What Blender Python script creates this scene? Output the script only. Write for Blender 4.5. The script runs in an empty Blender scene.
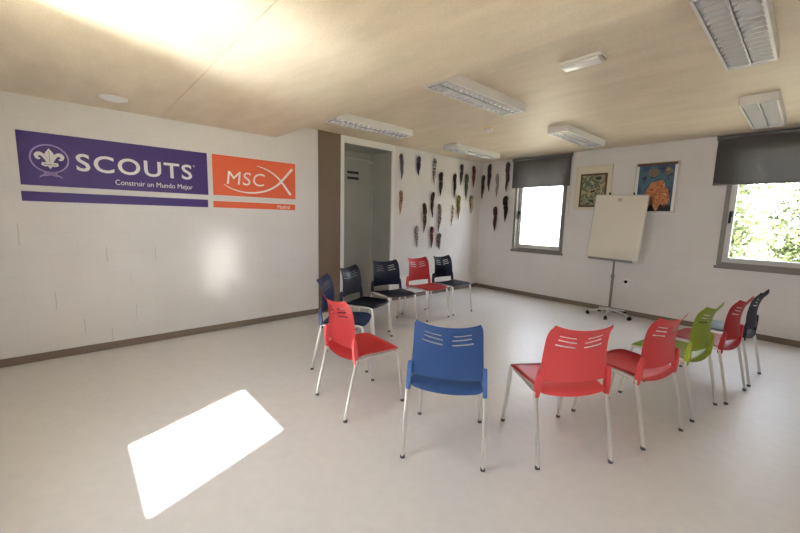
import bpy, bmesh, math, random
from mathutils import Vector, Matrix
random.seed(7)
C = bpy.context.scene.collection
PI = math.pi

# ------------------------------------------------------------------ materials
def srgb(r, g, b):
    def f(c):
        c /= 255.0
        return c/12.92 if c <= .04045 else ((c+.055)/1.055)**2.4
    return (f(r), f(g), f(b), 1)

def mat(name, col, rough=.5, metal=0.0, spec=.5, bump=None, var=None):
    """bump=(scale,strength), var=(scale,amount) noise variation"""
    m = bpy.data.materials.new(name); m.use_nodes = True
    nt = m.node_tree; b = nt.nodes['Principled BSDF']
    b.inputs['Base Color'].default_value = col
    b.inputs['Roughness'].default_value = rough
    b.inputs['Metallic'].default_value = metal
    b.inputs['Specular IOR Level'].default_value = spec
    tc = nt.nodes.new('ShaderNodeTexCoord')
    if var:
        n = nt.nodes.new('ShaderNodeTexNoise'); n.inputs['Scale'].default_value = var[0]; n.inputs['Detail'].default_value = 5
        nt.links.new(tc.outputs['Object'], n.inputs['Vector'])
        r = nt.nodes.new('ShaderNodeValToRGB')
        a = var[1]
        r.color_ramp.elements[0].position = .3; r.color_ramp.elements[1].position = .7
        r.color_ramp.elements[0].color = tuple(c*(1-a) for c in col[:3])+(1,)
        r.color_ramp.elements[1].color = tuple(min(1, c*(1+a)) for c in col[:3])+(1,)
        nt.links.new(n.outputs['Fac'], r.inputs['Fac']); nt.links.new(r.outputs['Color'], b.inputs['Base Color'])
    if bump:
        n = nt.nodes.new('ShaderNodeTexNoise'); n.inputs['Scale'].default_value = bump[0]; n.inputs['Detail'].default_value = 4
        nt.links.new(tc.outputs['Object'], n.inputs['Vector'])
        bp = nt.nodes.new('ShaderNodeBump'); bp.inputs['Strength'].default_value = bump[1]; bp.inputs['Distance'].default_value = .01
        nt.links.new(n.outputs['Fac'], bp.inputs['Height']); nt.links.new(bp.outputs['Normal'], b.inputs['Normal'])
    return m

def block_wall_mat(name, axis):
    """white painted blockwork with faint joints; axis = wall direction ('x' or 'y')"""
    m = bpy.data.materials.new(name); m.use_nodes = True
    nt = m.node_tree; b = nt.nodes['Principled BSDF']; L = nt.links.new
    tc = nt.nodes.new('ShaderNodeTexCoord'); sp = nt.nodes.new('ShaderNodeSeparateXYZ'); cb = nt.nodes.new('ShaderNodeCombineXYZ')
    L(tc.outputs['Object'], sp.inputs[0])
    L(sp.outputs['Y' if axis == 'y' else 'X'], cb.inputs['X']); L(sp.outputs['Z'], cb.inputs['Y'])
    br = nt.nodes.new('ShaderNodeTexBrick'); L(cb.outputs[0], br.inputs['Vector'])
    br.inputs['Scale'].default_value = 1; br.inputs['Brick Width'].default_value = .4; br.inputs['Row Height'].default_value = .2
    br.inputs['Mortar Size'].default_value = .004; br.inputs['Mortar Smooth'].default_value = .3
    br.inputs['Color1'].default_value = (.765, .745, .732, 1); br.inputs['Color2'].default_value = (.755, .735, .722, 1)
    br.inputs['Mortar'].default_value = (.73, .71, .697, 1)
    n = nt.nodes.new('ShaderNodeTexNoise'); n.inputs['Scale'].default_value = 2.2; n.inputs['Detail'].default_value = 4
    L(tc.outputs['Object'], n.inputs['Vector'])
    mx = nt.nodes.new('ShaderNodeMix'); mx.data_type = 'RGBA'; mx.blend_type = 'MULTIPLY'
    rp = nt.nodes.new('ShaderNodeValToRGB'); rp.color_ramp.elements[0].position = .3; rp.color_ramp.elements[1].position = .65
    rp.color_ramp.elements[0].color = (.95, .945, .94, 1); rp.color_ramp.elements[1].color = (1, 1, 1, 1)
    L(n.outputs['Fac'], rp.inputs['Fac']); mx.inputs['Factor'].default_value = 1
    L(br.outputs['Color'], mx.inputs['A']); L(rp.outputs['Color'], mx.inputs['B'])
    L(mx.outputs['Result'], b.inputs['Base Color'])
    b.inputs['Roughness'].default_value = .6
    bp = nt.nodes.new('ShaderNodeBump'); bp.inputs['Strength'].default_value = .10; bp.inputs['Distance'].default_value = .002; bp.invert = True
    L(br.outputs['Fac'], bp.inputs['Height'])
    n2 = nt.nodes.new('ShaderNodeTexNoise'); n2.inputs['Scale'].default_value = 60; L(tc.outputs['Object'], n2.inputs['Vector'])
    bp2 = nt.nodes.new('ShaderNodeBump'); bp2.inputs['Strength'].default_value = .12; bp2.inputs['Distance'].default_value = .004
    L(n2.outputs['Fac'], bp2.inputs['Height']); L(bp.outputs['Normal'], bp2.inputs['Normal']); L(bp2.outputs['Normal'], b.inputs['Normal'])
    return m

def ceiling_mat():
    m = bpy.data.materials.new('wood_cement_board'); m.use_nodes = True
    nt = m.node_tree; b = nt.nodes['Principled BSDF']; L = nt.links.new
    tc = nt.nodes.new('ShaderNodeTexCoord'); mp = nt.nodes.new('ShaderNodeMapping'); mp.inputs['Scale'].default_value = (1.0, 3.2, 1)
    L(tc.outputs['Object'], mp.inputs['Vector'])
    n = nt.nodes.new('ShaderNodeTexNoise'); n.inputs['Scale'].default_value = 1.6; n.inputs['Detail'].default_value = 8; n.inputs['Roughness'].default_value = .65
    L(mp.outputs[0], n.inputs['Vector'])
    r = nt.nodes.new('ShaderNodeValToRGB')
    r.color_ramp.elements[0].position = .32; r.color_ramp.elements[0].color = (.655, .56, .425, 1)
    r.color_ramp.elements[1].position = .7; r.color_ramp.elements[1].color = (.775, .675, .53, 1)
    L(n.outputs['Fac'], r.inputs['Fac'])
    n2 = nt.nodes.new('ShaderNodeTexNoise'); n2.inputs['Scale'].default_value = 45; n2.inputs['Detail'].default_value = 3
    L(mp.outputs[0], n2.inputs['Vector'])
    r2 = nt.nodes.new('ShaderNodeValToRGB'); r2.color_ramp.elements[0].position = .3; r2.color_ramp.elements[0].color = (.9, .89, .87, 1)
    r2.color_ramp.elements[1].position = .6; r2.color_ramp.elements[1].color = (1, 1, 1, 1)
    L(n2.outputs['Fac'], r2.inputs['Fac'])
    mx = nt.nodes.new('ShaderNodeMix'); mx.data_type = 'RGBA'; mx.blend_type = 'MULTIPLY'; mx.inputs['Factor'].default_value = 1
    L(r.outputs['Color'], mx.inputs['A']); L(r2.outputs['Color'], mx.inputs['B']); L(mx.outputs['Result'], b.inputs['Base Color'])
    b.inputs['Roughness'].default_value = .55
    bp = nt.nodes.new('ShaderNodeBump'); bp.inputs['Strength'].default_value = .15; bp.inputs['Distance'].default_value = .004
    L(n2.outputs['Fac'], bp.inputs['Height']); L(bp.outputs['Normal'], b.inputs['Normal'])
    return m

def glass_mat():
    m = bpy.data.materials.new('window_glass'); m.use_nodes = True
    nt = m.node_tree; nt.nodes.clear(); L = nt.links.new
    o = nt.nodes.new('ShaderNodeOutputMaterial'); t = nt.nodes.new('ShaderNodeBsdfTransparent'); g = nt.nodes.new('ShaderNodeBsdfGlossy')
    t.inputs[0].default_value = (.97, .99, .975, 1); g.inputs['Roughness'].default_value = .02
    lw = nt.nodes.new('ShaderNodeLayerWeight'); pw = nt.nodes.new('ShaderNodeMath'); pw.operation = 'POWER'; pw.inputs[1].default_value = 4
    f = nt.nodes.new('ShaderNodeMath'); f.operation = 'MULTIPLY_ADD'; f.inputs[1].default_value = .5; f.inputs[2].default_value = .02
    L(lw.outputs['Facing'], pw.inputs[0]); L(pw.outputs[0], f.inputs[0]); mx = nt.nodes.new('ShaderNodeMixShader')
    L(f.outputs[0], mx.inputs[0]); L(t.outputs[0], mx.inputs[1]); L(g.outputs[0], mx.inputs[2]); L(mx.outputs[0], o.inputs[0])
    return m

def scarf_mat(c1, c2, scale):
    m = bpy.data.materials.new('scarf_cotton'); m.use_nodes = True
    nt = m.node_tree; b = nt.nodes['Principled BSDF']; L = nt.links.new
    tc = nt.nodes.new('ShaderNodeTexCoord'); w = nt.nodes.new('ShaderNodeTexWave')
    w.bands_direction = 'DIAGONAL'; w.inputs['Scale'].default_value = scale; w.inputs['Distortion'].default_value = 3.5; w.inputs['Detail Scale'].default_value = 3
    L(tc.outputs['Object'], w.inputs['Vector'])
    r = nt.nodes.new('ShaderNodeValToRGB'); r.color_ramp.elements[0].position = .45; r.color_ramp.elements[1].position = .6
    r.color_ramp.elements[0].color = c1; r.color_ramp.elements[1].color = c2
    L(w.outputs['Fac'], r.inputs['Fac']); L(r.outputs['Color'], b.inputs['Base Color'])
    b.inputs['Roughness'].default_value = .85
    return m

M = dict(
    wall_y=block_wall_mat('white_blockwork_side', 'y'), wall_x=block_wall_mat('white_blockwork_end', 'x'),
    ceil=ceiling_mat(), glass=glass_mat(),
    floor=mat('vinyl_floor', (.675, .66, .65, 1), .40, spec=.42, var=(14, .03), bump=(90, .03)),
    base=mat('taupe_skirting', srgb(122, 108, 94), .5),
    brown=mat('brown_laminate', srgb(112, 95, 78), .5, var=(3, .06)),
    white=mat('white_paint', (.8, .79, .77, 1), .45),
    steel=mat('brushed_steel', (.40, .40, .355, 1), .5, metal=.3, var=(2.5, .07)),
    darksteel=mat('slot_black', (.012, .012, .012, 1), .6),
    chrome=mat('silver_tube', (.78, .77, .75, 1), .28, metal=.85),
    rubber=mat('dark_rubber', (.10, .10, .10, 1), .7),
    alu=mat('grey_aluminium', srgb(128, 124, 117), .45, metal=.2),
    lalu=mat('pale_aluminium', srgb(196, 196, 190), .4, metal=.2),
    blind=mat('blind_fabric', srgb(113, 112, 112), .85, bump=(300, .1)),
    blackp=mat('black_plastic', (.008, .008, .008, 1), .7, spec=.2),
    whitep=mat('white_plastic', (.82, .81, .79, 1), .35),
    cream=mat('cream_plastic', srgb(225, 200, 150), .4),
    purple=mat('purple_vinyl', srgb(58, 34, 112), .4),
    orange=mat('orange_vinyl', srgb(222, 98, 62), .4),
    decal=mat('white_vinyl', (.86, .85, .84, 1), .4),
    lilac=mat('lilac_vinyl', srgb(172, 150, 205), .4),
    reflector=mat('mirror_aluminium', (.85, .85, .86, 1), .28, metal=.6),
    louvre=mat('louvre_aluminium', (.85, .85, .85, 1), .25, metal=.55),
    tube=mat('fluorescent_tube', (.85, .86, .85, 1), .3),
    board=mat('flipchart_white', srgb(226, 219, 205), .4),
    gold=mat('gold_slide', srgb(150, 118, 60), .4, metal=.5),
    leather=mat('leather_slide', srgb(70, 45, 28), .6),
    leaf=mat('leaf_green', (.105, .132, .052, 1), .5, var=(3, .35)),
    bark=mat('tree_bark', srgb(98, 82, 64), .9, bump=(20, .4)),
    ground=mat('outside_ground', srgb(196, 186, 160), .9, var=(2, .15)),
)
CH = dict(
    red=mat('red_plastic', srgb(218, 76, 80), .42), blue=mat('blue_plastic', srgb(72, 110, 170), .42), deepblue=mat('deep_blue_plastic', srgb(28, 52, 102), .38),
    navy=mat('navy_plastic', srgb(17, 24, 48), .38), green=mat('green_plastic', srgb(160, 178, 46), .38),
    crimson=mat('crimson_plastic', srgb(188, 34, 42), .38))

# ------------------------------------------------------------------ mesh helpers
def obj(name, bm, m, parent=None, smooth=False, loc=None):
    me = bpy.data.meshes.new(name)
    bmesh.ops.recalc_face_normals(bm, faces=bm.faces[:])
    bm.to_mesh(me); bm.free()
    if isinstance(m, (list, tuple)):
        for k in m: me.materials.append(k)
    else: me.materials.append(m)
    if smooth:
        for p in me.polygons: p.use_smooth = True
        try: me.set_sharp_from_angle(angle=math.radians(40))
        except Exception: pass
    o = bpy.data.objects.new(name, me); C.objects.link(o)
    if loc: o.location = loc
    if parent: o.parent = parent
    return o

def B(): return bmesh.new()

def box(bm, x0, x1, y0, y1, z0, z1, bev=0, mi=0):
    r = bmesh.ops.create_cube(bm, size=1)
    vs = r['verts']
    for v in vs:
        v.co = Vector(((x0+x1)/2+v.co.x*(x1-x0), (y0+y1)/2+v.co.y*(y1-y0), (z0+z1)/2+v.co.z*(z1-z0)))
    fs = set(f for v in vs for f in v.link_faces)
    for f in fs: f.material_index = mi
    if bev:
        es = list(set(e for v in vs for e in v.link_edges))
        bmesh.ops.bevel(bm, geom=es, offset=bev, segments=2, affect='EDGES', profile=.5)
    return vs

def tube(bm, pts, rad, n=12, closed=False, squash=1.0, cap=True):
    """swept tube through pts; rad a number or list"""
    pts = [Vector(p) for p in pts]; N = len(pts)
    rad = rad if isinstance(rad, (list, tuple)) else [rad]*N
    rings = []; prev = None
    for i, p in enumerate(pts):
        if closed: t = pts[(i+1) % N]-pts[i-1]
        else: t = (pts[min(i+1, N-1)]-pts[max(i-1, 0)])
        t.normalize()
        if prev is None:
            a = Vector((0, 0, 1)) if abs(t.z) < .9 else Vector((1, 0, 0))
            u = t.cross(a).normalized()
        else:
            u = (prev-t*prev.dot(t)).normalized()
        prev = u; w = t.cross(u)
        rings.append([bm.verts.new(p+(u*math.cos(2*PI*k/n)+w*math.sin(2*PI*k/n)*squash)*rad[i]) for k in range(n)])
    R = range(N if closed else N-1)
    for i in R:
        a, b = rings[i], rings[(i+1) % N]
        for k in range(n): bm.faces.new((a[k], a[(k+1) % n], b[(k+1) % n], b[k]))
    if cap and not closed:
        bm.faces.new(rings[0][::-1]); bm.faces.new(rings[-1])

def arc(p0, p1, p2, n=8):
    p0, p1, p2 = Vector(p0), Vector(p1), Vector(p2)
    return [p0*(1-t)**2+p1*2*t*(1-t)+p2*t*t for t in [i/n for i in range(n+1)]]

def lathe(bm, prof, c=(0, 0, 0), n=20, axis='z'):
    rings = []
    for r, h in prof:
        ring = []
        for k in range(n):
            a = 2*PI*k/n; p = (r*math.cos(a), r*math.sin(a), h)
            if axis == 'y': p = (p[0], p[2], p[1])
            if axis == 'x': p = (p[2], p[0], p[1])
            ring.append(bm.verts.new(Vector(c)+Vector(p)))
        rings.append(ring)
    for a, b in zip(rings, rings[1:]):
        for k in range(n): bm.faces.new((a[k], a[(k+1) % n], b[(k+1) % n], b[k]))
    bm.faces.new(rings[0][::-1]); bm.faces.new(rings[-1])

def prism(bm, poly, f, d):
    """poly of 2D points mapped by f(u,v,depth) between depth 0 and d"""
    a = [bm.verts.new(f(u, v, 0)) for u, v in poly]; b = [bm.verts.new(f(u, v, d)) for u, v in poly]
    n = len(poly)
    fa = bm.faces.new(a); fb = bm.faces.new(b[::-1])
    for i in range(n): bm.faces.new((a[i], b[i], b[(i+1) % n], a[(i+1) % n]))
    return fa, fb

def frame(bm, f, u0, u1, v0, v1, w, d0, d1, mi=0):
    """rectangular frame, width w, between depths d0..d1, mapped by f(u,v,d)"""
    for a, b, c, d in ((u0, u1, v0, v0+w), (u0, u1, v1-w, v1), (u0, u0+w, v0+w, v1-w), (u1-w, u1, v0+w, v1-w)):
        P = [f(a, c, d0), f(b, d, d1)]
        box(bm, min(P[0][0], P[1][0]), max(P[0][0], P[1][0]), min(P[0][1], P[1][1]), max(P[0][1], P[1][1]), min(P[0][2], P[1][2]), max(P[0][2], P[1][2]), mi=mi)

def thing(name, label, cat, loc=(0, 0, 0), rotz=0, group=None):
    o = bpy.data.objects.new(name, None); C.objects.link(o); o.empty_display_size = .1
    o.location = loc; o.rotation_euler = (0, 0, rotz)
    o['label'] = label; o['category'] = cat
    if group: o['group'] = group
    return o

def tag(o, label, cat, group=None):
    o['label'] = label; o['category'] = cat
    if group: o['group'] = group
    return o

def struct(name, bm, m, label, cat, **k):
    o = obj(name, bm, m, **k); o['kind'] = 'structure'; o['label'] = label; o['category'] = cat
    return o

fB = lambda u, v, d: (u, -d, v)          # on the back wall (y=0), depth towards the room
fA = lambda u, v, d: (d, u, v)           # on the left wall (x=0), depth towards the room

# ------------------------------------------------------------------ room
X1, Y0, ZL, ZU, YC = 5.8, -7.05, 2.40, 2.597, -4.402
bm = B(); box(bm, -.6, X1+.1, Y0-.1, .2, -.12, 0)
struct('floor', bm, M['floor'], 'pale beige glossy vinyl floor under the circle of chairs', 'floor')

def wall_with_holes(bm, u0, u1, v0, v1, holes, emit):
    us = sorted({u0, u1, *[h[0] for h in holes], *[h[1] for h in holes]})
    vs = sorted({v0, v1, *[h[2] for h in holes], *[h[3] for h in holes]})
    for a, b in zip(us, us[1:]):
        run = None
        for c, d in zip(vs, vs[1:]):
            mu, mv = (a+b)/2, (c+d)/2
            if any(h[0] < mu < h[1] and h[2] < mv < h[3] for h in holes):
                if run: emit(a, b, *run); run = None
            else: run = (run[0], d) if run else (c, d)
        if run: emit(a, b, *run)

NY0, NY1, NZ, ND = -3.385, -2.46, 2.49, .5     # steel door recess
bm = B(); wall_with_holes(bm, Y0-.1, .2, 0, 2.8, [(NY0-.02, NY1+.02, -1, NZ+.02)], lambda a, b, c, d: box(bm, -.2, 0, a, b, c, d))
struct('wall_left', bm, M['wall_y'], 'white painted blockwork wall carrying the purple and orange banners', 'wall')
JM = mat('open_joint', (.56, .54, .525, 1), .8)
for y, a, b in ((-6.79, 1.09, 1.29), (-6.59, .46, .64), (-6.185, .90, 1.06), (-5.775, .89, 1.05), (-5.975, .26, .45), (-6.40, .20, .35), (-6.19, .085, .22)):
    bm = B(); box(bm, -.001, .0006, y-.003, y+.003, a, b); obj('joint_gap', bm, JM, bpy.data.objects['wall_left'])
W1 = (.82, 1.81, .87, 2.5); W2 = (3.90, 4.92, .90, 2.5)
bm = B(); wall_with_holes(bm, 0, X1+.1, 0, 2.8, [W1, W2], lambda a, b, c, d: box(bm, a, b, 0, .2, c, d))
struct('wall_back', bm, M['wall_x'], 'white blockwork wall with two windows behind the flip chart', 'wall')
W3 = (2.37, 3.13, 1.09, 2.33)
bm = B(); wall_with_holes(bm, 0, X1+.1, 0, 2.8, [W3], lambda a, b, c, d: box(bm, a, b, Y0-.1, Y0, c, d))
struct('wall_front', bm, M['wall_x'], 'white blockwork wall behind the camera', 'wall')
W4 = (-5.50, -4.88, .95, 1.86)
bm = B(); wall_with_holes(bm, Y0, 0, 0, 2.8, [W4], lambda a, b, c, d: box(bm, X1, X1+.1, a, b, c, d))
struct('wall_right', bm, M['wall_y'], 'white blockwork wall on the right outside the picture', 'wall')
bm = B()
box(bm, 0, X1, Y0, -5.664, ZL, 2.9); box(bm, 0, X1, -5.659, YC, ZL, 2.9)      # lower panels with an open joint
box(bm, 0, X1, -5.664, -5.659, ZL+.012, 2.9)
box(bm, -.2, X1+.1, YC, .2, ZU, 2.9)
struct('ceiling', bm, M['ceil'], 'tan wood cement board ceiling with a shallow step', 'ceiling')

bm = B(); box(bm, 0, .012, Y0, -3.80, 0, .075, .003); box(bm, 0, .012, -2.40, 0, 0, .075, .003)
struct('baseboard_left', bm, M['base'], 'taupe skirting board along the banner wall', 'baseboard')
bm = B(); box(bm, .012, X1, -.012, 0, 0, .075, .003)
struct('baseboard_back', bm, M['base'], 'taupe skirting board along the window wall', 'baseboard')

# brown panel, white frame, steel recess and its door
bm = B(); box(bm, 0, .02, -3.80, -3.445, 0, ZU-.002, .002)
struct('trim_1', bm, M['brown'], 'tall brown panel beside the steel doorway', 'panel')
bm = B()
box(bm, 0, .03, -3.443, NY0, 0, 2.585, .003); box(bm, 0, .03, NY1, -2.405, 0, 2.585, .003); box(bm, 0, .03, NY0, NY1, NZ, 2.585, .003)
struct('trim_2', bm, M['white'], 'white frame around the steel doorway', 'door frame')
bm = B()
box(bm, -ND-.08, 0, NY0-.02, NY0-.001, 0, NZ+.02); box(bm, -ND-.08, 0, NY1+.001, NY1+.02, 0, NZ+.02); box(bm, -ND-.08, 0, NY0-.02, NY1+.02, NZ+.001, NZ+.02)
struct('trim_3', bm, M['steel'], 'grey steel lining of the recessed doorway', 'door lining')
bm = B(); box(bm, -ND-.05, -ND, NY0-.001, NY1+.001, .0, NZ+.001)
door = struct('door_1', bm, M['steel'], 'grey steel door at the back of the recess', 'door')
bm = B()
for z in (2.15, 2.058): box(bm, -ND, -ND+.006, -2.985, -2.755, z-.020, z+.020)
obj('vent_slot', bm, M['darksteel'], door)
bm = B(); box(bm, -ND, -ND+.005, -3.05, -2.70, 1.99, 2.22, .002); obj('vent_plate', bm, M['steel'], door)
bm = B(); box(bm, -ND, -ND+.05, -2.62, -2.48, 2.33, 2.38, .006); box(bm, -ND+.02, -ND+.03, -3.0, -2.6, 2.365, 2.378); obj('door_closer', bm, M['lalu'], door)
bm = B(); frame(bm, lambda u, v, d: (-ND+d, u, v), NY0, NY1, 0, 2.44, .05, 0, .02); obj('door_frame', bm, M['steel'], door)
bm = B(); tube(bm, arc((-ND, -3.26, 1.05), (-ND+.07, -3.26, 1.05), (-ND+.07, -3.15, 1.05), 6), .009); obj('door_handle', bm, M['chrome'], door, smooth=True)

# ------------------------------------------------------------------ windows
def window(name, f, u0, u1, v0, v1, label, hx, dz, handle_z, setin=-.07):
    """outer frame in the opening, opening sash, pane, handle, sill; depth <0 lies inside the wall thickness"""
    bm = B(); frame(bm, f, u0, u1, v0, v1, .045, setin-.03, .012)
    w = struct(name, bm, M['alu'], label, 'window')
    bm = B(); frame(bm, f, u0+.047, u1-.047, v0+.047, v1-.047, .062, setin-.02, setin+.045); sash = obj('sash', bm, M['lalu'], w)
    bm = B(); a = f(u0+.10, v0+.10, setin); b = f(u1-.10, v1-.10, setin+.006)
    box(bm, *sorted((a[0], b[0])), *sorted((a[1], b[1])), *sorted((a[2], b[2]))); obj('pane', bm, M['glass'], sash)
    bm = B(); a = f(u0-.02, v0-.035, -.01); b = f(u1+.02, v0, .03)
    box(bm, *sorted((a[0], b[0])), *sorted((a[1], b[1])), *sorted((a[2], b[2])), bev=.003); obj('sill', bm, M['alu'], w)
    if handle_z:
        bm = B(); a = f(hx-.016, handle_z-.04, setin+.044); b = f(hx+.016, handle_z+.04, setin+.06)
        box(bm, *sorted((a[0], b[0])), *sorted((a[1], b[1])), *sorted((a[2], b[2])), bev=.003)
        tube(bm, [f(hx, handle_z+.02, setin+.05), f(hx, handle_z+.02, setin+.09), f(hx, handle_z-.03, setin+.095), f(hx, handle_z-.12, setin+.095)], .014)
        obj('handle', bm, M['blackp'], sash, smooth=True)
    return w
window('window_1', fB, *W1, 'small blown-out window left of the flip chart', .895, 0, 1.58, -.12)
window('window_2', fB, *W2, 'window at the right edge with leafy trees beyond', 3.978, 0, 1.58, -.06)
# side windows outside the picture: slim frames outside the clear opening
def slim_window(name, f, u0, u1, v0, v1, label):
    bm = B(); frame(bm, f, u0-.05, u1+.05, v0-.05, v1+.05, .05, 0, .02)
    w = struct(name, bm, M['alu'], label, 'window')
    bm = B(); a = f(u0, v0, -.05); b = f(u1, v1, -.045)
    box(bm, *sorted((a[0], b[0])), *sorted((a[1], b[1])), *sorted((a[2], b[2]))); obj('pane', bm, M['glass'], w)
slim_window('window_3', lambda u, v, d: (u, Y0+d, v), *W3, 'window behind the camera that lets the sun in')
slim_window('window_4', lambda u, v, d: (X1-d, u, v), *W4, 'window in the right wall outside the picture')

def blind(x0, x1, zb, label):
    t = thing('roller_blind', label, 'blind', ((x0+x1)/2, -.03, zb), group='roller blinds over the windows')
    w = (x1-x0)/2; h = ZU-.012-zb
    bm = B(); n = 40
    for i in range(n):                                   # softly rippled sheet
        pass
    gr = [[bm.verts.new((-w+2*w*i/n, .006*math.sin(i*.35)*math.sin(PI*i/n), h*j/6)) for i in range(n+1)] for j in range(7)]
    for j in range(6):
        for i in range(n): bm.faces.new((gr[j][i], gr[j][i+1], gr[j+1][i+1], gr[j+1][i]))
    bmesh.ops.solidify(bm, geom=bm.faces[:], thickness=.003)
    obj('fabric', bm, M['blind'], t, smooth=True)
    bm = B(); box(bm, -w, w, -.010, .010, -.022, .004, .004); obj('bottom_bar', bm, M['blind'], t)
    bm = B(); tube(bm, [(-w+.01, .012, h-.02), (w-.01, .012, h-.02)], .024, 14); obj('roller', bm, M['blind'], t, smooth=True)
    for s in (-1, 1):
        bm = B(); box(bm, s*(w+.006)-.006, s*(w+.006)+.006, -.02, .03, h-.05, h+.008, .002); obj('bracket', bm, M['alu'], t)
    bm = B(); tube(bm, [(w-.02+.03, -.005, h-.03), (w-.02+.03, -.005, -.55)], .0025, 6); tube(bm, [(w+.025, -.005, h-.03), (w+.025, -.005, -.55)], .0025, 6)
    obj('pull_chain', bm, M['lalu'], t)
blind(.755, 1.86, 2.065, 'grey roller blind half drawn over the small window left of the flip chart')
blind(3.755, 5.0, 1.975, 'dark grey roller blind half drawn over the window at right edge')

# ------------------------------------------------------------------ banners
def text_mesh(bm, s, y0, y1, z0, z1, bold=0.0, spacing=1.0, shear=0.0, f=fA, d0=.003, th=.0015):
    cu = bpy.data.curves.new('t', 'FONT'); cu.body = s; cu.offset = bold; cu.space_character = spacing; cu.shear = shear; cu.resolution_u = 4
    o = bpy.data.objects.new('t', cu); C.objects.link(o)
    dg = bpy.context.evaluated_depsgraph_get(); me = bpy.data.meshes.new_from_object(o.evaluated_get(dg))
    vs = [v.co for v in me.vertices]
    a, b = min(v.x for v in vs), max(v.x for v in vs); c, d = min(v.y for v in vs), max(v.y for v in vs)
    vm = [bm.verts.new(f(y0+(v.x-a)/(b-a)*(y1-y0), z0+(v.y-c)/(d-c)*(z1-z0), d0)) for v in vs]
    fs = []
    for p in me.polygons:
        try: fs.append(bm.faces.new([vm[i] for i in p.vertices]))
        except ValueError: pass
    r = bmesh.ops.extrude_face_region(bm, geom=fs)
    off = Vector(f(0, 0, th))-Vector(f(0, 0, 0))
    for e in r['geom']:
        if isinstance(e, bmesh.types.BMVert): e.co += off
    bpy.data.objects.remove(o); bpy.data.curves.remove(cu); bpy.data.meshes.remove(me)

def stroke(bm, pts, wid, f=fA, d=.003, th=.0015):
    n = len(pts); L = []; R = []
    for i, (u, v) in enumerate(pts):
        a = pts[max(i-1, 0)]; b = pts[min(i+1, n-1)]
        tx, ty = b[0]-a[0], b[1]-a[1]; l = math.hypot(tx, ty) or 1
        w = (wid[i] if isinstance(wid, (list, tuple)) else wid)/2
        L.append((u-ty/l*w, v+tx/l*w)); R.append((u+ty/l*w, v-tx/l*w))
    for i in range(n-1):
        P = [L[i], L[i+1], R[i+1], R[i]]
        vs = [bm.verts.new(f(u, v, d+th)) for u, v in P]; bm.faces.new(vs)
def bez(p0, p1, p2, p3, n=24):
    o = []
    for i in range(n+1):
        t = i/n; s = 1-t
        o.append(tuple(p0[k]*s**3+3*p1[k]*s*s*t+3*p2[k]*s*t*t+p3[k]*t**3 for k in (0, 1)))
    return o

t = thing('wall_banner', 'wide purple banner with white emblem and SCOUTS lettering on left wall', 'banner', (0, 0, 0), group='scouting banners on the left wall')
bm = B(); box(bm, .0005, .003, -6.742, -5.225, 1.628, 2.096); obj('panel', bm, M['purple'], t)
bm = B(); text_mesh(bm, 'SCOUTS', -6.36, -5.385, 1.783, 1.946, bold=.016, spacing=1.12); obj('lettering', bm, M['decal'], t)['label'] = 'white SCOUTS lettering'
bm = B(); text_mesh(bm, 'Construir un Mundo Mejor', -6.075, -5.385, 1.662, 1.728); obj('tagline', bm, M['decal'], t)['label'] = 'small white tagline'
bm = B(); text_mesh(bm, '®', -5.372, -5.350, 1.925, 1.947); obj('registered_mark', bm, M['decal'], t)
# emblem: ring, knot and fleur-de-lis
ey, ez = -6.54, 1.872
bm = B()
stroke(bm, [(ey+.127*math.cos(a), ez+.122*math.sin(a)) for a in [2*PI*i/48 for i in range(49)]], .011)
for s in (-1, 1):
    stroke(bm, bez((ey+s*.05, ez-.112), (ey+s*.02, ez-.145), (ey-s*.03, ez-.15), (ey-s*.06, ez-.152), 10), .012)
    stroke(bm, [(ey+s*.01, ez-.122), (ey+s*.075, ez-.165)], .010)
stroke(bm, [(ey-.045, ez-.133), (ey+.045, ez-.133)], .014)
obj('emblem_ring', bm, M['lilac'], t)
bm = B()
half = bez((0, .092), (.012, .07), (.045, .045), (.03, .005), 10)+bez((.03, .005), (.022, -.015), (.014, -.03), (.012, -.04), 5)[1:]
poly = half+[(-u, v) for u, v in half[::-1][:-1]]
prism(bm, [(ey+u, ez+v) for u, v in poly[:-1]] if poly[0] == poly[-1] else [(ey+u, ez+v) for u, v in poly], lambda u, v, d: fA(u, v, .003+d), .0015)
for s in (-1, 1):
    stroke(bm, [(ey+s*u, ez+v) for u, v in bez((.016, -.035), (.03, .02), (.06, .062), (.083, .03), 14)+bez((.083, .03), (.094, .005), (.074, -.014), (.062, .002), 8)[1:]],
           [.014+.018*min(1, i/10) if i < 16 else .026-.002*(i-15) for i in range(23)])
    stroke(bm, [(ey+s*u, ez+v) for u, v in bez((.012, -.055), (.03, -.07), (.045, -.06), (.055, -.05), 8)], .014)
stroke(bm, [(ey-.055, ez-.042), (ey+.055, ez-.042)], .015)
prism(bm, [(ey-.022, ez-.055), (ey, ez-.092), (ey+.022, ez-.055)], lambda u, v, d: fA(u, v, .003+d), .0015)
obj('emblem_lily', bm, M['decal'], t)
bm = B(); stroke(bm, [(ey, ez+.07), (ey, ez-.03)], .004, d=.0034); obj('emblem_line', bm, M['lilac'], t)

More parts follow.
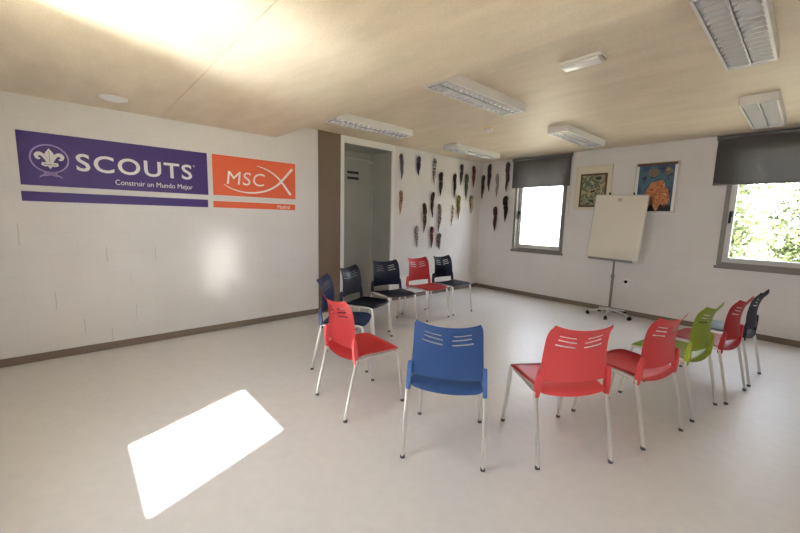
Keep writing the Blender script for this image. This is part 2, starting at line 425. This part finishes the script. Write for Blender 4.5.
bm = B(); box(bm, .0005, .003, -6.745, -5.232, 1.486, 1.573)
tag(obj('wall_stripe', bm, M['purple']), 'long plain purple stripe under the SCOUTS banner', 'banner stripe', 'scouting banners on the left wall')
t = thing('wall_banner', 'orange banner with white MSC letters and crossing fish curve', 'banner', (0, 0, 0), group='scouting banners on the left wall')
bm = B(); box(bm, .0005, .003, -5.172, -4.147, 1.633, 2.097); obj('panel', bm, M['orange'], t)
bm = B()
M_ = 'MSC'
text_mesh(bm, M_, -5.02, -4.56, 1.768, 1.925, spacing=1.08, shear=.12); obj('lettering', bm, M['decal'], t)['label'] = 'white MSC lettering'
bm = B()
c = bez((-5.055, 1.765), (-4.86, 1.63), (-4.52, 1.66), (-4.345, 1.85), 24)+bez((-4.345, 1.85), (-4.28, 1.92), (-4.24, 1.97), (-4.19, 2.025), 8)[1:]
stroke(bm, c, [.006+.026*(i/32)**.7 for i in range(33)])
c = bez((-4.66, 2.015), (-4.53, 2.0), (-4.41, 1.93), (-4.345, 1.85), 14)+bez((-4.345, 1.85), (-4.30, 1.80), (-4.26, 1.74), (-4.215, 1.685), 8)[1:]
stroke(bm, c, [.006+.026*(i/22)**.7 for i in range(23)], d=.0034)
obj('fish_curve', bm, M['decal'], t)
t = thing('wall_stripe', 'short orange stripe under the MSC banner with tiny Madrid lettering', 'banner stripe', (0, 0, 0), group='scouting banners on the left wall')
bm = B(); box(bm, .0005, .003, -5.176, -4.153, 1.488, 1.563); obj('panel', bm, M['orange'], t)
bm = B(); text_mesh(bm, 'Madrid', -4.40, -4.235, 1.502, 1.547); obj('lettering', bm, M['decal'], t)

# ------------------------------------------------------------------ chairs
def chair_meshes():
    P = {}
    # backrest: curved slotted shell
    bm = B(); nu, nv = 44, 44
    def S(u, v):
        hw = .216-.024*v-.012*max(0, v-.9)*10*abs(u)**3
        if v < .12: hw *= 1-.05*((.12-v)/.12)**2
        z = .502+.320*v+.028*abs(u)**2.2*v+.020*abs(u)*math.exp(-((v-.70)/.16)**2)
        y = -.210-.026*v**1.3+.030*math.sin(PI*min(1, v*1.05))*.8-.018*max(0, v-.78)/.22*max(0, v-.78)/.22+.036*u*u*(1-.35*v)
        return (u*hw, y-.004, z)
    g = [[bm.verts.new(S(-1+2*i/nu, j/nv)) for i in range(nu+1)] for j in range(nv+1)]
    rows = (27, 31, 35)
    for j in range(nv):
        for i in range(nu):
            u = -1+2*(i+.5)/nu
            k = rows.index(j) if j in rows else -1
            if k >= 0 and .12+.03*k < abs(u) < .72-.02*k: continue
            bm.faces.new((g[j][i], g[j][i+1], g[j+1][i+1], g[j+1][i]))
    bmesh.ops.solidify(bm, geom=bm.faces[:], thickness=.008)
    P['backrest'] = bm
    # seat: dished shell with rolled edges
    bm = B(); n = 30
    def T(a, b):
        x = a*.219; y0 = -.188-.020*(1-a*a); y1 = .236-.016*abs(a)**3; y = y0+(y1-y0)*(b+1)/2
        e = max(abs(a), abs(b))
        r2 = math.hypot(max(0, abs(a)-.80)/.2, max(0, abs(b)-.84)/.16)
        z = .452+.006*abs(a)**2-.006*(1-a*a)*(1-b*b)
        z -= .018*max(0, b-.6)**2/.16
        z -= .034*(max(0, -b-.55)/.45)**1.5*(1-.45*a*a)
        if r2 > 1:                                  # pull the corners in
            k = 1/r2
            sx = (.80+(abs(a)-.80)*k) if abs(a) > .8 else abs(a)
            sy = (.84+(abs(b)-.84)*k) if abs(b) > .84 else abs(b)
            x = math.copysign(sx, a)*.219; y = y0+(y1-y0)*(math.copysign(sy, b)+1)/2
        z -= .010*max(0, min(1, (e-.93)/.07))**2
        return (x, y, z)
    g = [[bm.verts.new(T(-1+2*i/n, -1+2*j/n)) for i in range(n+1)] for j in range(n+1)]
    for j in range(n):
        for i in range(n): bm.faces.new((g[j][i], g[j][i+1], g[j+1][i+1], g[j+1][i]))
    bmesh.ops.solidify(bm, geom=bm.faces[:], thickness=.015)
    P['seat'] = bm
    return P

def bracket_bm(s):
    bm = B()
    prism(bm, [(-.153, .398), (-.186, .398), (-.191, .46), (-.193, .54), (-.191, .574), (-.185, .582), (-.172, .578), (-.164, .53), (-.157, .46)], lambda u, v, d: (s*(.214+d-(v-.4)*.05), u, v), .026)
    bmesh.ops.bevel(bm, geom=bm.edges[:], offset=.006, segments=2, affect='EDGES', profile=.5)
    return bm
def leg_bm(s, f):
    bm = B()
    if f: tube(bm, [(s*.215, .257, .012), (s*.209, .232, .22), (s*.204, .212, .405), (s*.202, .200, .428), (s*.202, .176, .434)], [.0115, .0122, .0125, .0125, .012], 12)
    else: tube(bm, [(s*.235, -.257, .012), (s*.233, -.214, .22), (s*.231, -.171, .405), (s*.2305, -.169, .43)], [.0115, .0122, .0125, .0125], 12)
    return bm
def foot_bm(s, f):
    bm = B(); p = Vector((s*.215, .257, 0)) if f else Vector((s*.235, -.257, 0)); q = Vector((0, -.0022, .02)) if f else Vector((0, .0042, .02))
    tube(bm, [p, p+q*.3, p+q], [.0135, .0145, .0135], 12)
    return bm
def rail_bm(s):
    bm = B(); tube(bm, [(s*.202, .18, .432), (s*.214, 0, .430), (s*.229, -.165, .428)], .011, 10)
    return bm
_me = {}
def mesh_of(key, bm, smooth=True):
    me = bpy.data.meshes.new(key.split('/')[0]); bmesh.ops.recalc_face_normals(bm, faces=bm.faces[:]); bm.to_mesh(me); bm.free()
    for p in me.polygons: p.use_smooth = True
    try: me.set_sharp_from_angle(angle=math.radians(42))
    except Exception: pass
    _me[key] = me; return me
PM = chair_meshes(); mesh_of('backrest', PM['backrest']); mesh_of('seat', PM['seat'])
for s in (-1, 1):
    mesh_of('back_bracket/%d' % s, bracket_bm(s)); m_ = mesh_of('seat_rail/%d' % s, rail_bm(s)); m_.materials.append(M['chrome'])
    for f in (0, 1):
        mesh_of('leg/%d%d' % (s, f), leg_bm(s, f)).materials.append(M['chrome']); mesh_of('foot_cap/%d%d' % (s, f), foot_bm(s, f)).materials.append(M['rubber'])
bm = B(); tube(bm, [(-.21, .06, .428), (.21, .06, .428)], .009, 8); tube(bm, [(-.222, -.09, .426), (.222, -.09, .426)], .009, 8)
mesh_of('crossbar', bm).materials.append(M['chrome'])

def link(name, me, parent):
    o = bpy.data.objects.new(name, me); C.objects.link(o); o.parent = parent; return o
_col = {}
def colored(key, color):
    k = (key, color)
    if k not in _col:
        me = _me[key].copy(); me.materials.clear(); me.materials.append(CH[color]); _col[k] = me
    return _col[k]
def chair(x, y, ang, color, label):
    t = thing('stacking_chair', label, 'chair', (x, y, 0), math.radians(ang)-PI/2, 'plastic chairs set in a circle')
    link('seat', colored('seat', color), t); link('backrest', colored('backrest', color), t)
    for s in (-1, 1):
        link('back_bracket', colored('back_bracket/%d' % s, color), t); link('seat_rail', _me['seat_rail/%d' % s], t)
        for f in (0, 1):
            l = link('leg', _me['leg/%d%d' % (s, f)], t); link('foot_cap', _me['foot_cap/%d%d' % (s, f)], l)
    link('crossbar', _me['crossbar'], t)
    return t
chair(3.265, -4.713, 125.7, 'blue', 'bright blue plastic chair in front, seen from behind, alone in its colour')
chair(3.715, -4.190, 147.0, 'red', 'red plastic chair seen from behind, just right of the bright blue chair')
chair(3.951, -3.541, 166.8, 'red', 'red plastic chair between another red chair and the lime green chair')
chair(4.061, -2.888, 171.6, 'green', 'lime green plastic chair, the only green one in the circle')
chair(4.183, -2.339, 171.8, 'crimson', 'red plastic chair between the lime green chair and the rightmost navy chair')
chair(4.250, -1.745, 175.5, 'navy', 'dark navy plastic chair at the right end of the row, under the window')
chair(2.477, -4.833, 84.7, 'red', 'red plastic chair in the left foreground, facing right, left of the blue chair')
chair(1.777, -4.510, 42.7, 'deepblue', 'dark blue plastic chair half hidden behind the left foreground red chair')
chair(1.325, -3.944, 24.0, 'navy', 'dark navy plastic chair in front of the white door frame')
chair(1.092, -3.301, -8.5, 'navy', 'dark navy plastic chair in front of the steel door, left of a red chair')
chair(1.039, -2.610, -2.1, 'red', 'red plastic chair far away by the scarf wall, between two navy chairs')
chair(1.038, -2.060, -.9, 'navy', 'dark navy plastic chair farthest away, under the scarves, right of a red chair')

# ------------------------------------------------------------------ flip chart
t = thing('flip_chart', 'white flip chart board on a wheeled star base before the window wall', 'flip chart', (2.765, -.335, 0), math.radians(0))
bm = B(); lathe(bm, [(.035, .07), (.042, .075), (.042, .10), (.03, .125), (.02, .135)], n=20); hub = obj('hub', bm, M['chrome'], t, smooth=True)
for k in range(5):
    a = math.radians(208+72*k); c_, s_ = math.cos(a), math.sin(a)
    bm = B(); tube(bm, [(c_*.03, s_*.03, .105), (c_*.15, s_*.15, .095), (c_*.295, s_*.295, .068)], [.020, .017, .013], 10, squash=.8); lg = obj('base_leg', bm, M['chrome'], t, smooth=True)
    bm = B()
    for w in (-.012, .012):
        p = Vector((c_*.295, s_*.295, .027)); q = Vector((-s_, c_, 0))
        tube(bm, [p+q*(w-.007), p+q*(w+.007)], .027, 14)
    tube(bm, [(c_*.295, s_*.295, .03), (c_*.295, s_*.295, .07)], .009, 8)
    obj('caster', bm, M['blackp'], lg, smooth=True)
bm = B(); tube(bm, [(0, 0, .12), (0, 0, .62)], .019, 14); tube(bm, [(0, 0, .6), (0, .01, 1.2)], .014, 14); obj('pole', bm, M['alu'], t, smooth=True)
bm = B(); tube(bm, [(0, 0, .60), (0, 0, .65)], .026, 14); obj('collar', bm, M['alu'], t, smooth=True)
bt = Matrix.Translation((-.025, -.075, .895)) @ Matrix.Rotation(math.radians(3), 4, 'Z') @ Matrix.Rotation(math.radians(1.6), 4, 'Y') @ Matrix.Rotation(math.radians(-8), 4, 'X')
def onboard(bm): bmesh.ops.transform(bm, matrix=bt, verts=bm.verts[:]); return bm
bm = B(); box(bm, -.345, .345, -.012, .012, 0, .955, .004); board = obj('board', onboard(bm), M['board'], t)
bm = B()
frame(bm, lambda u, v, d: (u, -d, v), -.35, .35, -.005, .96, .010, -.014, .0145); obj('board_rim', onboard(bm), M['lalu'], board)
bm = B(); box(bm, -.30, .30, -.07, .012, -.035, -.018, .003); box(bm, -.30, .30, -.074, -.068, -.035, -.004, .002); obj('pen_tray', onboard(bm), M['alu'], t)
for s in (-1, 1):
    bm = B(); tube(bm, [(s*.16, .01, .955), (s*.16, -.004, .97), (s*.16, -.03, .982)], .012, 10); obj('paper_hook', onboard(bm), M['blackp'], t, smooth=True)
bm = B(); frame(bm, lambda u, v, d: (u, -d, v), -.035, .015, .86, .91, .006, .0125, .0135)
stroke(bm, [(-.024, .885), (.004, .885)], .012, f=lambda u, v, d: (u, -d, v), d=.0125, th=.001); obj('maker_mark', onboard(bm), M['alu'], board)
bm = B(); box(bm, -.03, .03, .012, .05, .25, .45, .004); obj('board_mount', onboard(bm), M['alu'], t)

# ------------------------------------------------------------------ pictures and socket
def art_mat(cols, scale):
    m = bpy.data.materials.new('printed_picture'); m.use_nodes = True; nt = m.node_tree; b = nt.nodes['Principled BSDF']; L = nt.links.new
    tc = nt.nodes.new('ShaderNodeTexCoord'); n = nt.nodes.new('ShaderNodeTexNoise'); n.inputs['Scale'].default_value = scale; n.inputs['Detail'].default_value = 3
    L(tc.outputs['Object'], n.inputs['Vector']); r = nt.nodes.new('ShaderNodeValToRGB'); r.color_ramp.interpolation = 'CONSTANT'
    e = r.color_ramp.elements
    while len(e) < len(cols): e.new(.5)
    for i, c in enumerate(cols): e[i].position = 0 if i == 0 else .36+.28*(i-1)/max(1, len(cols)-2); e[i].color = c
    L(n.outputs['Fac'], r.inputs['Fac']); L(r.outputs['Color'], b.inputs['Base Color']); b.inputs['Roughness'].default_value = .55
    return m
t = thing('framed_picture', 'cream framed picture of grey green shapes, left of the flip chart top', 'picture', (1.955, 0, 1.63), group='pictures on the window wall')
def sh(bm): return bm
bm = B(); frame(bm, fB, 0, .56, 0, .72, .018, .001, .026); obj('frame', bm, mat('pale_wood', srgb(218, 210, 192), .5), t)
bm = B(); box(bm, .015, .545, -.012, -.001, .015, .705); obj('mat_board', bm, mat('mat_cream', srgb(222, 214, 196), .7), t)
bm = B(); box(bm, .075, .49, -.015, -.012, .05, .59); obj('border_print', bm, mat('print_border', srgb(96, 70, 48), .6), t)
bm = B(); box(bm, .105, .46, -.018, -.015, .08, .56); obj('print', bm, art_mat([srgb(60, 62, 50), srgb(150, 148, 120), srgb(96, 104, 84), srgb(176, 160, 120), srgb(70, 60, 44)], 9), t)

t = thing('framed_picture', 'blue and orange poster picture with white margins, right of the flip chart', 'picture', (2.83, 0, 1.60), group='pictures on the window wall')
bm = B(); frame(bm, fB, 0, .54, 0, .72, .014, .001, .022); obj('frame', bm, M['lalu'], t)
bm = B(); box(bm, .012, .528, -.010, -.001, .012, .708); obj('mat_board', bm, M['decal'], t)
bm = B(); box(bm, .05, .49, -.013, -.010, .015, .70); obj('print', bm, art_mat([srgb(34, 52, 74), srgb(52, 84, 112), srgb(70, 104, 122), srgb(46, 60, 72)], 5), t)
bm = B(); box(bm, .02, .52, -.024, -.010, .675, .712, .002); obj('top_batten', bm, mat('batten_brown', srgb(92, 62, 44), .6), t)
def blob(bm, cx, cz, rx, rz, d, n=26, wob=.08, seed=0):
    r = random.Random(seed); ph = r.random()*6
    prism(bm, [(cx+rx*math.cos(a)*(1+wob*math.sin(3*a+ph)), cz+rz*math.sin(a)*(1+wob*math.sin(4*a+ph))) for a in [2*PI*i/n for i in range(n)]], lambda u, v, dd: fB(u, v, .013+d+dd), .0012)
OC = art_mat([srgb(150, 92, 54), srgb(196, 128, 78), srgb(172, 104, 60), srgb(206, 158, 108)], 14)
for a in ((.30, .34, .115, .12, .0004, 5), (.20, .21, .05, .14, 0, 2), (.31, .20, .06, .16, .0002, 8), (.41, .21, .05, .13, 0, 9)):
    bm = B(); blob(bm, *a[:5], seed=a[5], wob=.12); obj('figure_shape', bm, OC, t)
DC = art_mat([srgb(158, 130, 92), srgb(120, 104, 84), srgb(176, 146, 104)], 14)
for a in ((.24, .575, .075, .06, 0, 3), (.42, .59, .045, .055, 0, 4)):
    bm = B(); blob(bm, *a[:5], seed=a[5]); obj('disc_shape', bm, DC, t)
bm = B(); box(bm, .05, .49, -.0142, -.0128, .015, .10); obj('ground_band', bm, mat('band_dark', srgb(40, 38, 44), .6), t)

t = thing('wall_socket', 'white wall socket plate with black plug, low behind the flip chart pole', 'socket', (2.865, 0, .52))
bm = B(); box(bm, -.04, .045, -.011, -.0005, -.055, .055, .004); obj('plate', bm, M['whitep'], t)
bm = B(); lathe(bm, [(.024, 0), (.024, .02), (.018, .03), (.012, .045)], (-.008, 0, 0), 16, 'y')
for v in bm.verts: v.co.y = -.011-v.co.y
obj('plug', bm, M['blackp'], t, smooth=True)

# ------------------------------------------------------------------ ceiling luminaires
GL = 'louvred ceiling luminaires'
def luminaire_meshes():
    w, L, h = .13, .6, .08
    D = {}
    bm = B(); box(bm, -w, w, -L, L, h-.006, h)
    for s in (-1, 1): box(bm, s*w-.006 if s > 0 else -w, w if s > 0 else -w+.006, -L, L, 0, h)
    for s in (-1, 1): box(bm, -w, w, s*L-.008 if s > 0 else -L, L if s > 0 else -L+.008, 0, h)
    box(bm, -w, -w+.014, -L, L, 0, .004); box(bm, w-.014, w, -L, L, 0, .004); D['housing'] = bm
    bm = B()
    for cx in (-.06, .06):                                         # two parabolic troughs
        n = 10; r1 = []; r2 = []
        for i in range(n+1):
            a = -1+2*i/n; p = (cx+a*.052, .012+.055*(1-a*a))
            r1.append(bm.verts.new((p[0], -L+.01, p[1]))); r2.append(bm.verts.new((p[0], L-.01, p[1])))
        for i in range(n): bm.faces.new((r1[i], r1[i+1], r2[i+1], r2[i]))
    D['reflector'] = bm
    bm = B()
    for cx in (-.06, .06):
        for k in range(16):
            y = -L+.04+k*(2*L-.08)/15; box(bm, cx-.052, cx+.052, y-.0022, y+.0022, .004, .040)
    box(bm, -.003, .003, -L+.008, L-.008, .002, .05)
    D['louvre'] = bm
    bm = B(); tube(bm, [(-.06, -L+.03, .05), (-.06, L-.03, .05)], .012, 10); D['lamp_tube'] = bm
    bm = B(); tube(bm, [(.06, -L+.03, .05), (.06, L-.03, .05)], .012, 10); D['lamp_tube/2'] = bm
    return D
LM = {k: mesh_of('lum_'+k, b) for k, b in luminaire_meshes().items()}
for k, me in LM.items():
    me.name = k.split('/')[0]
    me.materials.append({'housing': M['whitep'], 'reflector': M['reflector'], 'louvre': M['louvre'], 'lamp_tube': M['tube']}[k.split('/')[0]])
def luminaire(x, y, label):
    t = thing('ceiling_light', label, 'ceiling light', (x, y, ZU-.08), group=GL)
    for k, me in LM.items(): link(k.split('/')[0], me, t)
luminaire(2.505, -3.53, 'white louvred ceiling light nearest the ceiling step, middle of the room')
luminaire(.86, -3.53, 'white louvred ceiling light directly above the steel doorway')
luminaire(.76, -1.30, 'white louvred ceiling light in the far left corner above the scarves')
luminaire(2.47, -1.27, 'white louvred ceiling light in front of the small window blind')
luminaire(4.255, -1.20, 'white louvred ceiling light in front of the right window blind')
luminaire(4.295, -3.48, 'large looking louvred ceiling light cut off by the top right edge')

t = thing('emergency_light', 'small white emergency light unit flat on the ceiling', 'emergency light', (3.45, -3.585, ZU), math.radians(1))
bm = B(); box(bm, -.15, .15, -.062, .062, -.02, 0, .006); obj('base', bm, M['whitep'], t)
bm = B(); box(bm, -.14, .125, -.055, .055, -.045, -.018, .012); obj('diffuser', bm, M['tube'], t, smooth=True)
bm = B(); box(bm, .126, .146, -.05, .05, -.034, -.018, .003); obj('status_end', bm, mat('grey_plastic', srgb(170, 165, 158), .5), t)
t = thing('smoke_detector', 'small round white smoke detector on cream base on the ceiling', 'smoke detector', (1.79, -2.35, ZU))
bm = B(); lathe(bm, [(.055, 0), (.055, -.014), (.048, -.018)], n=24); obj('base', bm, M['cream'], t, smooth=True)
bm = B(); lathe(bm, [(.047, -.017), (.047, -.035), (.038, -.048), (.02, -.054)], n=24); obj('sensor_head', bm, M['whitep'], t, smooth=True)
t = thing('ceiling_lamp', 'round flush white ceiling disc above the purple banner', 'ceiling light', (.48, -6.08, ZL))
bm = B(); lathe(bm, [(.10, 0), (.10, -.008), (.085, -.014)], n=32); obj('ring', bm, M['whitep'], t, smooth=True)
bm = B(); lathe(bm, [(.084, -.012), (.075, -.018), (.04, -.022)], n=32); obj('diffuser', bm, M['tube'], t, smooth=True)

# ------------------------------------------------------------------ neckerchiefs
K = dict(black=srgb(24, 22, 24), white=srgb(200, 192, 186), purple=srgb(74, 60, 110), lilac=srgb(150, 138, 160), brown=srgb(92, 62, 44), rust=srgb(150, 108, 88),
         olive=srgb(92, 88, 54), tan=srgb(150, 128, 104), red=srgb(122, 30, 38), yellow=srgb(160, 134, 58), green=srgb(46, 76, 58), grey=srgb(80, 74, 74), plum=srgb(98, 66, 70), dark=srgb(48, 36, 30))
GS = 'rolled scout scarves hanging on the walls'
def scarf(wall, u, zt, zb, c1, c2, wid, slide, label, scale=14):
    L = zt-zb
    off = .001+wid*.62*1.1
    loc = (off, u, zt) if wall == 'A' else (u, -off, zt)
    t = thing('neckerchief', label, 'scarf', loc, PI/2 if wall == 'A' else 0, GS)
    r = random.Random(int(1000*(u+zt*3)+7)); ph = r.random()*6; tw = r.uniform(5, 9); sway = r.uniform(-.012, .012); kn = r.uniform(.30, .42)
    bm = B(); N, n = 34, 18; prof = []
    rings = []
    for i in range(N+1):
        q = i/N
        R = wid*(.30+.70*min(1, q/.10)**.7)
        if q > .12: R = wid*(1-.18*(q-.12)/.5)
        if q > .55: R = wid*(.85-.72*((q-.55)/.45)**1.15)
        R *= 1-.38*math.exp(-((q-kn)/.035)**2)
        R = max(R, .004)
        cx = sway*math.sin(q*5+ph)+.004*math.sin(q*13+ph)
        ring = []
        for k in range(n):
            a = 2*PI*k/n; rr = R*(1+.22*math.cos(3*a+tw*q+ph)+.08*math.cos(5*a-tw*q*1.7))
            ring.append(bm.verts.new((cx+rr*math.cos(a), rr*.62*math.sin(a), -L*q)))
        rings.append(ring)
    for a, b in zip(rings, rings[1:]):
        for k in range(n): bm.faces.new((a[k], a[(k+1) % n], b[(k+1) % n], b[k]))
    bm.faces.new(rings[0][::-1]); bm.faces.new(rings[-1])
    obj('rolled_cloth', bm, scarf_mat(K[c1], K[c2], scale), t, smooth=True)
    bm = B(); cx = sway*math.sin(kn*5+ph)
    tube(bm, [(cx+wid*.80*math.cos(2*PI*k/16), wid*.58*math.sin(2*PI*k/16), -L*kn) for k in range(16)], .0065, 8, closed=True)
    obj('slide_ring', bm, slide, t, smooth=True)
    bm = B(); tube(bm, [(0, off-.0003, .004), (0, -.004, .004)], .004, 8); tube(bm, [(0, -.003, .004), (0, -.007, .004)], .008, 10); obj('hook', bm, M['chrome'], t, smooth=True)
g_, l_ = M['gold'], M['leather']
scarf('A', -2.25, 2.48, 2.06, 'lilac', 'black', .036, l_, 'lilac and dark speckled scarf, top left one nearest the steel doorway', 30)
scarf('A', -1.86, 2.49, 2.16, 'purple', 'black', .040, l_, 'dark purple scarf, second in the top row from the steel doorway')
scarf('A', -1.45, 2.50, 2.03, 'black', 'white', .036, l_, 'black and white banded scarf, third in the top row from the doorway', 12)
scarf('A', -1.27, 2.28, 1.85, 'black', 'dark', .044, g_, 'thick black scarf just below and right of the black and white one', 10)
scarf('A', -2.25, 1.88, 1.48, 'rust', 'tan', .033, l_, 'pale rust scarf hanging alone, lower, beside the steel doorway', 8)
scarf('A', -1.67, 1.70, 1.17, 'black', 'olive', .042, g_, 'black and olive scarf, middle height, left of a brown one', 16)
scarf('A', -1.47, 1.91, 1.44, 'black', 'brown', .038, l_, 'black and brown scarf at mid height, directly under the banded one', 14)
scarf('A', -1.27, 1.70, 1.17, 'tan', 'grey', .036, l_, 'grey tan faded scarf at mid height, under the thick black one', 8)
scarf('A', -1.85, 1.29, .90, 'black', 'white', .040, l_, 'black and white checked scarf, lowest left, above the red far chair', 26)
scarf('A', -1.46, 1.28, .88, 'red', 'black', .038, g_, 'dark red and black scarf in the lowest row, middle of three', 12)
scarf('A', -1.26, 1.16, .84, 'black', 'tan', .044, l_, 'black and tan scarf, lowest of all, touching the far navy chair', 16)
scarf('A', -.87, 2.29, 1.84, 'black', 'dark', .038, l_, 'slim black scarf, upper row, above the yellow and dark one')
scarf('A', -.68, 2.49, 2.09, 'grey', 'black', .038, g_, 'charcoal scarf in the top row, left of the dark red one')
scarf('A', -.51, 2.32, 1.82, 'green', 'olive', .042, l_, 'dark green scarf, the only green one, under the dark red one', 10)
scarf('A', -.29, 2.50, 2.06, 'red', 'plum', .042, l_, 'plain dark red scarf in the top row beside the corner', 8)
scarf('A', -.89, 1.69, 1.29, 'tan', 'white', .026, l_, 'thin pale tan scarf, left of the yellow and dark one', 8)
scarf('A', -.73, 1.89, 1.42, 'yellow', 'dark', .044, l_, 'yellow and dark brown scarf at mid height near the corner', 16)
scarf('A', -.33, 1.91, 1.54, 'tan', 'olive', .044, g_, 'broad tan and olive scarf at mid height next to the corner', 14)
scarf('B', .07, 2.34, 1.85, 'olive', 'black', .040, l_, 'dark olive scarf, first on the window wall from the corner', 12)
scarf('B', .22, 2.55, 2.0, 'black', 'grey', .044, l_, 'long black scarf, top row, on the window wall by the corner', 10)
scarf('B', .41, 2.35, 1.87, 'grey', 'white', .036, g_, 'grey patterned scarf between the long black and plum scarves', 22)
scarf('B', .635, 2.55, 1.98, 'plum', 'grey', .044, l_, 'plum grey scarf right beside the small window blind', 14)
scarf('B', .41, 1.70, 1.20, 'dark', 'brown', .044, l_, 'brown patterned scarf, lowest one on the window wall', 14)
scarf('B', .64, 1.90, 1.40, 'dark', 'black', .050, l_, 'thick very dark brown scarf beside the small window frame', 8)

# ------------------------------------------------------------------ outside
bm = B(); box(bm, X1+.1, X1+1.3, -5.80, -5.65, -.75, 4.4)  # unseen slab, added only to keep the sun out of the right-hand window
struct('sun_blocker', bm, M['white'], 'unseen slab added outside to shade the right-hand window', 'sun blocker')
bm = B(); n = 24
g = [[bm.verts.new((-30+70*i/n, -30+70*j/n, -.75)) for i in range(n+1)] for j in range(n+1)]
for j in range(n):
    for i in range(n):
        x, y = -30+70*(i+.5)/n, -30+70*(j+.5)/n
        bm.faces.new((g[j][i], g[j][i+1], g[j+1][i+1], g[j+1][i]))
o = struct('ground', bm, M['ground'], 'sunlit pale ground outside the windows', 'ground')
def tree(x, y, h, R, zc, nl, seed, label):
    r = random.Random(seed)
    t = thing('tree', label, 'tree', (x, y, -.75), group='leafy trees beyond the right window')
    bm = B(); tube(bm, [(0, 0, 0), (.05, .03, h*.3), (-.04, .05, h*.6), (.03, 0, h*.85)], [.13, .10, .07, .03], 10)
    cl = []
    for k in range(16):
        a = r.random()*2*PI; z = h*r.uniform(.16, .95); q = R*r.uniform(.45, 1)*math.sin(PI*min(1, max(.2, z/h)))**.5
        e = Vector((q*math.cos(a), q*math.sin(a), z+.2)); s = Vector((0, .03, z*.75))
        tube(bm, arc(s, (s+e)/2+Vector((0, 0, .15)), e, 5), [.04, .033, .026, .02, .014, .008], 6); cl.append(e); cl.append((s+e)/2)
    obj('trunk', bm, M['bark'], t, smooth=True)
    bm = B()
    for i in range(nl):
        c = r.choice(cl); p = c+Vector((r.gauss(0, .26), r.gauss(0, .26), r.gauss(0, .24)))
        s = r.uniform(.05, .10); u = Vector((r.gauss(0, 1), r.gauss(0, 1), r.gauss(0, 1))).normalized(); w = u.orthogonal().normalized()*s*.55; u *= s
        k = u.cross(w).normalized()*s*.15
        a, b, c2, d = (bm.verts.new(q) for q in (p-u, p+w+k, p+u, p-w+k)); bm.faces.new((a, b, c2, d))
    obj('foliage', bm, M['leaf'], t)
tree(3.2, 4.8, 4.2, 1.0, 1.5, 5200, 1, 'sunlit tree filling the left part of the right window view')
tree(4.8, 7.6, 4.6, 1.1, 1.5, 5600, 2, 'sunlit tree in the middle of the right window view')
tree(6.2, 5.0, 4.4, 1.0, 1.5, 5200, 3, 'sunlit tree toward the right edge of the right window view')

# ------------------------------------------------------------------ light
SKY, SUN, PATCH_FILL = 12.5, 70.0, .45
w = bpy.data.worlds.new('sky'); bpy.context.scene.world = w; w.use_nodes = True
w.node_tree.nodes['Background'].inputs[0].default_value = (.90, .945, 1.12, 1); w.node_tree.nodes['Background'].inputs[1].default_value = SKY
def lamp(name, kind, loc, direction, **k):
    d = bpy.data.lights.new(name, kind); o = bpy.data.objects.new(name, d); C.objects.link(o); o.location = loc
    o.rotation_euler = Vector(direction).to_track_quat('-Z', 'Y').to_euler()
    for a, b in k.items(): setattr(d, a, b)
    return o
sd = Vector((-.361, .933, 0)).normalized()*.758; sd = Vector((sd.x, sd.y, -1))
lamp('sun', 'SUN', (4, -12, 8), sd, energy=SUN, angle=.022, color=(1, .97, .92))
def portal(name, loc, direction, sx, sy):
    o = lamp(name, 'AREA', loc, direction, shape='RECTANGLE', size=sx, size_y=sy); o.data.cycles.is_portal = True
portal('portal_a', ((W1[0]+W1[1])/2, .19, (W1[2]+W1[3])/2), (0, -1, 0), W1[1]-W1[0], W1[3]-W1[2])
portal('portal_b', ((W2[0]+W2[1])/2, .19, (W2[2]+W2[3])/2), (0, -1, 0), W2[1]-W2[0], W2[3]-W2[2])
portal('portal_c', ((W3[0]+W3[1])/2, Y0-.09, (W3[2]+W3[3])/2), (0, 1, 0), W3[1]-W3[0], W3[3]-W3[2])
portal('portal_d', (X1+.09, (W4[0]+W4[1])/2, (W4[2]+W4[3])/2), (-1, 0, 0), W4[1]-W4[0], W4[3]-W4[2])
# added unseen lamp outside the right-hand window, brightening a patch of the left wall
S0 = Vector((9.0, -5.25, 1.72)); tgt = Vector((0, -5.10, .84))
sp = lamp('wall_patch_fill', 'AREA', S0, tgt-S0, energy=PATCH_FILL, color=(1, .97, .93), shape='RECTANGLE', size=.38, size_y=.66, spread=math.radians(3.4))
# second added lamp, outside the sun window, throws a bright streak on the ceiling
S1 = Vector((3.45, -9.6, -.45)); tgt = Vector((2.38, -6.25, 2.4))
sp = lamp('ceiling_streak_fill', 'SPOT', S1, tgt-S1, energy=2500, color=(.92, .96, 1), shadow_soft_size=.38, spot_size=math.radians(38), spot_blend=1.0)

# ------------------------------------------------------------------ camera
cam = bpy.data.cameras.new('camera'); co = bpy.data.objects.new('camera', cam); C.objects.link(co)
fw = Vector((-.736355, .663746, -.131235)); rt = Vector((.666793, .744802, .025628)); up = Vector((-.114755, .068636, .991020))
co.matrix_world = Matrix(((rt.x, up.x, -fw.x, 4.69737), (rt.y, up.y, -fw.y, -6.44419), (rt.z, up.z, -fw.z, 1.42), (0, 0, 0, 1)))
cam.sensor_fit = 'HORIZONTAL'; cam.sensor_width = 36; cam.lens = 36*366.24/800; cam.clip_start = .05
sc = bpy.context.scene; sc.camera = co
sc.view_settings.view_transform = 'Standard'; sc.view_settings.look = 'None'; sc.view_settings.gamma = 1; sc.view_settings.use_curve_mapping = False
sc.view_settings.exposure = 0.0
cy = sc.cycles
cy.use_denoising = True; cy.max_bounces = 12; cy.diffuse_bounces = 8; cy.glossy_bounces = 4; cy.transparent_max_bounces = 12; cy.sample_clamp_indirect = 10
cy.caustics_reflective = True; cy.blur_glossy = .5
